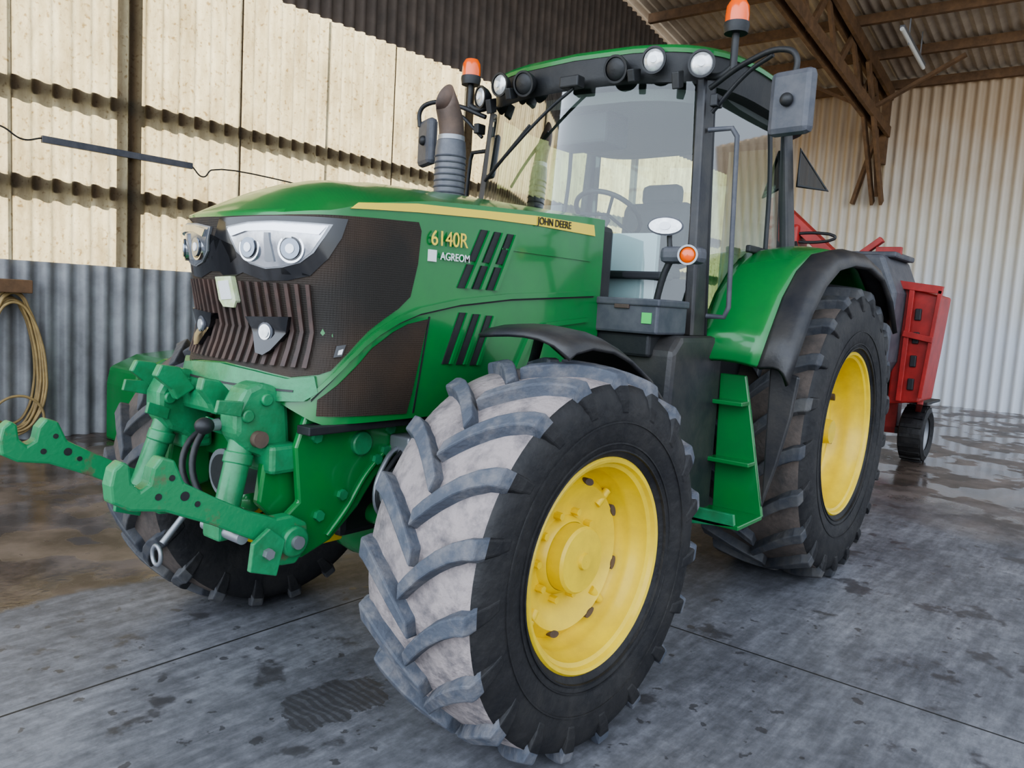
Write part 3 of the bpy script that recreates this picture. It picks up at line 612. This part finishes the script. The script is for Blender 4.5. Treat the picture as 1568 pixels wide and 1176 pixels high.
# ---------- rear fenders
rf=[(-1.42,1.34),(-1.53,1.50),(-1.66,1.68),(-1.82,1.82),(-2.02,1.92),(-2.3,1.965),(-2.6,1.97),(-2.9,1.92),(-3.15,1.80),(-3.35,1.60)]
for s in(1,-1):
    strip('rear_fender',rf,s*.76,s*1.12,GREEN,.03,.0,.02)
    strip('rear_fender_extension',[(x,z-.005) for x,z in rf],s*1.12,s*1.27,BLKF,.03,.07,.01)
    inner=rf+[(-3.2,1.2),(-2.765,.95),(-2.0,1.0),(-1.60,1.2)]
    extr('fender_inner_wall',inner,1,s*.76,s*.79,BLK,T,.0)
extr('mudguard_flap',[(1.12,1.34),(1.27,1.30),(1.25,1.1),(1.20,.85),(1.14,.62)],0,-1.60,-1.57,BLKF,T,.01)
# ---------- cab
def ws(name,x0,bulge,hw0,hw1,z0,z1,mat,sgn=1):
    vs=[];n=16;m=8
    for i in range(m+1):
        t=i/m; z=z0+(z1-z0)*t; hw=hw0+(hw1-hw0)*t
        for j in range(n+1):
            q=-1+2*j/n; vs.append((x0+sgn*bulge*(1-q*q)-.05*t*sgn,q*hw,z))
    fs=[(i*(n+1)+j,i*(n+1)+j+1,(i+1)*(n+1)+j+1,(i+1)*(n+1)+j) for i in range(m) for j in range(n)]
    return mob(name,vs,fs,mat,T,smooth=True,auto=80)
ws('windshield',-1.38,.13,.74,.66,1.50,2.74,GLASS)
ws('rear_window',-2.62,.04,.70,.66,1.55,2.72,GLASS,-1)
tube('rear_window_frame',[(-2.64,-.70,1.58),(-2.64,.70,1.58),(-2.60,.66,2.70),(-2.60,-.66,2.70)],.025,BLK,T,cyc=True,smooth=False)
for s in(1,-1):
    def pil(name,a,b_,w1,w2):
        a=Vector(a);b_=Vector(b_)
        vs=[a+Vector((w1/2,-.035*s,0)),a+Vector((w1/2,.02*s,0)),a+Vector((-w1/2,.035*s,0)),a+Vector((-w1/2,-.035*s,0)),b_+Vector((w2/2,-.035*s,0)),b_+Vector((w2/2,.02*s,0)),b_+Vector((-w2/2,.035*s,0)),b_+Vector((-w2/2,-.035*s,0))]
        mob(name,vs,[(0,1,2,3),(7,6,5,4),(0,1,5,4),(1,2,6,5),(2,3,7,6),(3,0,4,7)],BLKF,T,bevel=.012)
    pil('a_pillar',(-1.43,s*.775,1.35),(-1.49,s*.69,2.76),.15,.09)
    pil('c_pillar',(-2.62,s*.78,1.9),(-2.58,s*.70,2.76),.10,.08)
    sg=[(-1.48,1.38),(-1.56,1.50),(-1.74,1.72),(-1.95,1.88),(-2.2,1.96),(-2.6,1.97),(-2.58,2.74),(-1.53,2.74)]
    P3=lambda x,z:(x,s*(.795-.09*(z-1.38)/1.36),z)
    mob('side_glass',[P3(x,z) for x,z in sg],[tuple(range(len(sg)))],GLASS2,T)
    tube('door_frame',[P3(x,z) for x,z in sg],.022,BLK,T,cyc=True,smooth=False)
    tube('door_split',[P3(-2.30,1.97),P3(-2.34,2.4),P3(-2.32,2.74)],.014,BLK,T)
    tube('grab_rail',[(-1.46,s*.74,2.50),(-1.47,s*.86,2.50),(-1.48,s*.885,2.46),(-1.45,s*.93,1.62),(-1.45,s*.91,1.57),(-1.44,s*.82,1.57)],.013,BLK if s<0 else DGREY,T,smooth=False)
box('door_handle',(-2.05,.80,1.93),(-1.9,.83,1.97),BLK,T)
ws('windshield_lower_frame',-1.36,.13,.76,.76,1.42,1.51,BLK)
box('cowl',(-1.10,-.46,1.35),(-.96,.46,1.98),BLK,T,.03)
box('firewall',(-1.46,-.70,1.40),(-1.42,.70,1.75),INTD,T,.01)
box('windshield_glare_sheet',(-1.40,.15,1.62),(-1.36,.55,1.98),GLARE,T,.004); box('dash_tray',(-1.44,-.60,1.74),(-1.30,.62,1.78),INTD,T,.01)  # pale bluish sheet stands in for the reflection low in the windshield
box('cab_floor',(-2.75,-.76,1.25),(-1.36,.76,1.42),BLK,T,.03)
def rring(z,sx,sy,xf=-1.30,xb=-2.95,hw=.83,bul=.09,n=48):
    out=[];xc=(xf+xb)/2;hx=(xf-xb)/2
    for i in range(n):
        t=2*math.pi*i/n; c,s_=math.cos(t),math.sin(t); e=.42
        X=hx*sx*math.copysign(abs(c)**e,c); Y=hw*sy*math.copysign(abs(s_)**e,s_)
        if X>0: X-=bul*(Y/hw)**2
        out.append((xc+X,Y,z-.03*(Y/hw)**2))
    return out
def loft(name,rings,mat,cap=True):
    vs=[p for r_ in rings for p in r_]; n=len(rings[0]); fs=[(i*n+j,i*n+(j+1)%n,(i+1)*n+(j+1)%n,(i+1)*n+j) for i in range(len(rings)-1) for j in range(n)]
    if cap: fs+= [tuple(range(n-1,-1,-1)),tuple(range((len(rings)-1)*n,len(rings)*n))]
    return mob(name,vs,fs,mat,T,smooth=True,auto=50)
loft('roof_cap',[rring(2.895,1,1),rring(2.915,1.005,1.005),rring(2.935,.985,.975),rring(2.945,.94,.92),rring(2.95,.8,.75),rring(2.952,.5,.45)],GREEN)
loft('roof_visor',[rring(2.735,.96,.93),rring(2.75,.985,.96),rring(2.80,.99,.97),rring(2.898,.995,.985)],BLK)
loft('headliner',[rring(2.68,.88,.82),rring(2.74,.92,.88)],INT)
def roundlamp(name,p,d,rad,lens,dep=.06):
    d=Vector(d).normalized(); p=Vector(p); M_=axisM(p,d)
    lathe(name+'_housing',[(-dep,rad*.5),(-dep*.6,rad*.9),(0,rad*1.2),(.010,rad*1.2),(.010,rad)],BLK,M_,T,seg=32)
    lathe(name+'_lens',[(.002,rad),(.010,rad*.85),(.016,rad*.5),(.018,.001)],lens,M_,T,seg=32)
for s in(1,-1):
    roundlamp('roof_lamp_outer',(-1.365,s*.72,2.80),(1,s*.35,-.1),.056,LENSR)
    roundlamp('roof_lamp_inner',(-1.28,s*.50,2.825),(1,s*.12,-.1),.056,LENSR)
    for yy,nm in((.72,'a'),(.50,'b')): 
        q=(-1.365 if yy>.6 else -1.28)
        cyl('lamp_bulb_'+nm,(q+.012,s*(yy+.004),2.80 if yy>.6 else 2.825),(q+.022,s*(yy+.008),2.80 if yy>.6 else 2.825),.018,LENS,T)
    roundlamp('roof_pod',(-1.25,s*.30,2.80),(1,0,-.25),.058,BLK,dep=.08)
    extr('pod_bracket',[(-1.30,2.80),(-1.22,2.78),(-1.24,2.72),(-1.30,2.74)],1,s*.40-.02,s*.40+.02,BLK,T,.006)
    extr('pod_bracket_b',[(-1.36,2.78),(-1.30,2.76),(-1.32,2.68),(-1.37,2.70)],1,s*.61-.02,s*.61+.02,BLK,T,.006)
    cyl('beacon_stem',(-1.42,s*.86,2.76),(-1.42,s*.86,2.94),.018,BLK,T); tube('beacon_bracket',[(-1.45,s*.72,2.76),(-1.43,s*.80,2.75),(-1.42,s*.86,2.78)],.018,BLK,T)
    Mb=axisM((-1.42,s*.86,2.935 if s>0 else 2.90),(0,0,1))
    lathe('beacon_base',[(0,.001),(0,.056),(.035,.062),(.05,.060)],BLK,Mb,T,seg=32)
    lathe('beacon_dome',[(.047,.056),(.08,.057),(.125,.054),(.150,.040),(.16,.001)],AMB,Mb,T,seg=32)
    tube('mirror_arm',[(-1.44,s*.74,2.70),(-1.38,s*.95,2.78),(-1.34,s*1.14,2.80),(-1.33,s*1.20,2.76),(-1.33,s*1.20,2.66)],.014,BLK,T)
    tube('mirror_arm_lower',[(-1.44,s*.76,2.58),(-1.40,s*.95,2.74),(-1.36,s*1.08,2.79)],.011,BLK,T)
    Rm=Matrix.Rotation(s*math.radians(-8 if s>0 else 25),3,'Z')
    ym=1.20 if s>0 else -1.13; xm=-1.33
    box('mirror_housing',(xm-.04,ym-.105,2.41),(xm+.03,ym+.105,2.70),DGREY,T,.03,rot=Rm)
    blob('mirror_ball_joint',(xm+.045,ym-.01*s,2.56),(.025,.03,.03),BLK,T)
    box('mirror_glass',(xm-.046,ym-.09,2.43),(xm-.039,ym+.09,2.68),CHROME,T,.0,rot=Rm)
    extr('indicator_box',[(-1.47,2.66),(-1.40,2.66),(-1.40,2.60),(-1.47,2.60)],1,s*.76,s*.80,BLK,T)
tube('wiper_arm',[(-1.235,.05,2.73),(-1.225,-.10,2.63),(-1.25,-.48,2.35)],.009,BLK,T)
tube('wiper_blade',[(-1.225,-.22,2.56),(-1.26,-.56,2.28)],.010,BLK,T,smooth=False)
box('wiper_motor',(-1.27,-.02,2.73),(-1.20,.10,2.79),BLK,T)
box('seat_base',(-2.25,-.22,1.42),(-1.85,.22,1.75),INTD,T,.05); box('seat_cushion',(-2.28,-.25,1.75),(-1.80,.25,1.87),INTD,T,.05)
box('seat_back',(-2.42,-.25,1.85),(-2.27,.25,2.28),INTD,T,.06,rot=Matrix.Rotation(math.radians(-8),3,'Y')); box('seat_headrest',(-2.44,-.14,2.26),(-2.34,.14,2.40),INTD,T,.04)
box('armrest_console',(-2.2,-.42,1.85),(-1.65,-.28,1.97),INTD,T,.03)
box('control_monitor',(-1.72,-.52,2.0),(-1.69,-.30,2.2),BLKG,T,.01); box('dash_console',(-1.62,-.14,1.5),(-1.42,.14,2.03),INTD,T,.05)
tube('steering_column',[(-1.55,0,1.9),(-1.72,0,2.1)],.03,INTD,T)
MS=axisM((-1.74,0,2.13),(-.55,0,.8))
tube('steering_wheel',[MS@Vector((.2*math.cos(t),0,.2*math.sin(t))) for t in np.linspace(0,2*math.pi,17)[:-1]],.015,BLK,T,cyc=True)
for k in range(3):
    t=2*math.pi*k/3; tube('wheel_spoke_%d'%k,[MS@Vector((0,0,0)),MS@Vector((.2*math.cos(t),0,.2*math.sin(t)))],.010,INTD,T,smooth=False)
box('headliner_radio',(-1.75,-.30,2.50),(-1.5,.10,2.68),INTD,T,.02)
box('side_console',(-2.5,-.72,1.45),(-1.7,-.48,1.98),INTD,T,.04)
mob('rear_quarter_glass',[(-2.66,.78,2.62),(-2.66,.78,2.40),(-2.76,.93,2.38)],[(0,1,2)],GLASS3,T)
tube('rear_quarter_frame',[(-2.66,.78,2.62),(-2.66,.78,2.40),(-2.76,.93,2.38)],.012,BLK,T,cyc=True,smooth=False)
# ---------- tool box, side lamps
box('tool_box',(-1.25,.46,1.47),(-.95,.81,1.63),DGREY,T,.012); box('tool_box_lid',(-1.25,.45,1.60),(-.94,.82,1.635),DGREY,T,.008)
box('warning_sticker',(-.952,.73,1.52),(-.944,.78,1.57),REFL,T,.0); box('tool_box_bracket',(-1.25,.40,1.36),(-.98,.76,1.47),BLK,T,.015)
box('tool_box_hinge',(-.955,.58,1.585),(-.938,.66,1.605),RUST,T,.003)
tube('lamp_stalk',[(-.99,.77,1.60),(-.98,.81,1.75),(-.98,.84,1.82)],.016,BLK,T)
box('side_lamp_housing',(-1.03,.80,1.80),(-.93,1.00,1.875),DGREY,T,.025)
roundlamp('indicator_lamp',(-.925,.95,1.835),(1,.35,0),.036,AMB,dep=.03)
lathe('indicator_clear_rim',[(.0,.046),(.012,.045),(.012,.036)],STEEL,axisM((-.922,.951,1.835),(1,.35,0)),T,seg=32)
tube('work_lamp_stem',[(-.98,.83,1.86),(-.98,.82,1.95)],.012,BLK,T)
dv=Vector((1,.4,0)).normalized(); 
def oval(name,c,d,a,b_,dep,mat):
    d=Vector(d).normalized(); s_=Vector((-d.y,d.x,0)).normalized(); u_=Vector((0,0,1)); vs=[];n=28
    for q,k in((-dep,.6),(-dep*.4,.95),(0,1.0)):
        for i in range(n):
            t=2*math.pi*i/n; vs.append(Vector(c)+d*q+(s_*a*math.cos(t)+u_*b_*math.sin(t))*k)
    fs=[(i*n+j,i*n+(j+1)%n,(i+1)*n+(j+1)%n,(i+1)*n+j) for i in range(2) for j in range(n)]+[tuple(range(n-1,-1,-1)),tuple(range(2*n,3*n))]
    return mob(name,vs,fs,mat,T,smooth=True)
oval('work_lamp_housing',(-.94,.82,1.965),dv,.082,.043,.06,DGREY); oval('work_lamp_lens',(-.932,.823,1.965),dv,.074,.036,.02,LENSR); oval('work_lamp_bulb',(-.926,.824,1.965),dv,.025,.018,.01,LENS)
# ---------- tank and steps
for s in(1,-1): extr('fuel_tank',[(-1.58,.50),(-1.58,1.40),(-1.50,1.47),(-1.10,1.47),(-1.02,1.40),(-.98,.62),(-1.10,.50)],1,s*.30,s*.87,BLKF,T,.03)
box('cab_mount',(-1.6,.55,1.30),(-1.2,.84,1.47),BLK,T,.02)
extr('step_side_plate',[(.86,1.28),(1.0,1.28),(1.04,1.1),(1.15,.57),(.88,.57)],0,-1.60,-1.575,GREEN,T,.006)
extr('step_side_plate_front',[(.88,.63),(1.12,.63),(1.13,.57),(.88,.54)],0,-1.30,-1.28,GREENL,T,.004)
for k,(z,yo) in enumerate(((.57,1.15),(.84,1.09),(1.14,1.03))):
    box('step_tread_%d'%k,(-1.58,.86,z-.013),(-1.28 if k==0 else -1.49,yo,z+.010),GREEN,T,.005)
# ---------- exhaust
ex=(-.97,-.57)
lathe('exhaust_shield',[(0,.078),(.02,.086),(.50,.086),(.55,.080),(.56,.07)],SHIELD,axisM((*ex,1.90),(0,0,1)),T,seg=32)
for k in range(10): lathe('exhaust_louvre_%d'%k,[(.0,.087),(.006,.091),(.012,.087)],DGREY,axisM((*ex,2.06+.033*k),(0,0,1)),T,seg=32)
def pipe(name,path,rads,mat,n=24,cut=0):
    vs=[];P=[Vector(p) for p in path]
    for i,p in enumerate(P):
        d=(P[min(i+1,len(P)-1)]-P[max(i-1,0)]).normalized(); a=d.cross(Vector((0,1,0))).normalized(); b_=d.cross(a)
        for j in range(n):
            t=2*math.pi*j/n; q=p+(a*math.cos(t)+b_*math.sin(t))*rads[i]
            if i==len(P)-1: q+=d*(-cut)*math.cos(t)
            vs.append(q)
    fs=[(i*n+j,i*n+(j+1)%n,(i+1)*n+(j+1)%n,(i+1)*n+j) for i in range(len(P)-1) for j in range(n)]
    o=mob(name,vs,fs,mat,T,smooth=True,auto=60); m=o.modifiers.new('s','SOLIDIFY'); m.thickness=.004; return o
pipe('exhaust_tip',[(-.97,-.57,2.44),(-.97,-.57,2.50),(-.955,-.57,2.57),(-.925,-.57,2.635),(-.90,-.57,2.675)],[.070,.070,.070,.066,.062],RUST,cut=-.05)
cyl('exhaust_clamp',(-.97,-.57,2.44),(-.97,-.57,2.48),.075,STEEL,T)
# ---------------------------------------------------------------- red implement behind
I=empty('red_farm_implement')
box('main_hopper',(-8.2,-.9,1.0),(-6.9,.45,2.0),RED,I,.03)
extr('black_hood',[(-.15,.75),(.35,.75),(.56,1.2),(.58,1.9),(.42,2.28),(-.15,2.28)],0,-7.3,-6.2,DGREY,I,.04)
extr('red_side_frame',[(.50,.75),(.80,.80),(.84,1.3),(.88,1.90),(.50,2.0)],0,-7.3,-6.65,RED,I,.02)
for k in range(4): box('frame_slot_%d'%k,(-6.66,.68,.92+.24*k),(-6.62,.74,1.04+.24*k),BLK,I,.01)
beam('frame_tube',(-6.6,.62,.8),(-6.6,.64,1.95),.05,.05,RED,I); beam('frame_tube_b',(-6.6,.82,.85),(-6.6,.90,1.95),.04,.06,RED,I); beam('frame_cross',(-6.58,.60,1.5),(-6.58,.88,1.45),.05,.06,RED,I); beam('frame_top',(-6.6,.50,2.0),(-6.6,.92,1.95),.06,.08,RED,I)
beam('top_arm',(-6.5,-.85,2.88),(-6.5,-.10,2.22),.12,.20,RED,I); beam('top_arm_b',(-6.5,-.80,2.25),(-6.5,.1,2.22),.12,.18,RED,I); beam('top_upright',(-6.5,-.80,1.2),(-6.5,-.80,2.9),.14,.16,RED,I)
box('lift_head',(-6.7,-.80,2.30),(-6.35,-.50,2.60),RED,I,.03)
box('top_rail',(-7.2,-.1,2.26),(-6.4,.50,2.32),DGREY,I,.02); beam('rail_arm',(-6.6,.1,2.3),(-6.6,.30,2.46),.06,.09,RED,I); beam('rail_arm_b',(-6.6,.25,2.34),(-6.6,.5,2.34),.06,.08,RED,I)
tube('hand_hoop',[(-6.4,-.38+.26*math.cos(t),2.46+.05*math.sin(t)) for t in np.linspace(0,2*math.pi,13)[:-1]],.016,BLK,I,cyc=True)
for k in range(3): tube('implement_hose_%d'%k,[(-6.3,-.7+.1*k,2.40),(-6.2,-.5+.05*k,2.15+.05*k),(-6.2,-.2,2.3),(-6.3,.0,2.1)],.02,BLK,I)
beam('chassis_beam',(-8.6,.3,.75),(-3.9,.0,.75),.14,.16,RED,I); box('cross_axle',(-8.0,-.60,.30),(-7.85,.60,.38),BLK,I,.01); box('axle_upright',(-8.05,.15,.30),(-7.85,.35,.78),RED,I,.01)
beam('lower_brace',(-7.0,.75,.80),(-7.7,.60,.65),.06,.10,RED,I)
for s in(1,-1):
    Mx=Matrix.Translation((-7.9,s*.56,.33))
    lathe('implement_tyre',[(-.11,.19),(-.14,.26),(-.12,.31),(0,.33),(.12,.31),(.14,.26),(.11,.19)],SIDE,Mx,I,seg=40); lathe('implement_rim',[(.10,.20),(.07,.17),(.02,.08),(.05,.001)],STEEL,Mx,I,seg=32)
    for k in range(18):
        A=2*math.pi*k/18; 
        c=Mx@Vector((.325*math.cos(A),0,.325*math.sin(A))); box('tread_block',(c.x-.02,c.y-.11,c.z-.012),(c.x+.02,c.y+.11,c.z+.012),SIDE,I,0,rot=Matrix.Rotation(-A+math.pi/2,3,'Y'))
    box('mudguard',(-8.25,s*.56-.16,.70),(-7.55,s*.56+.16,.73),BLK,I,.01)
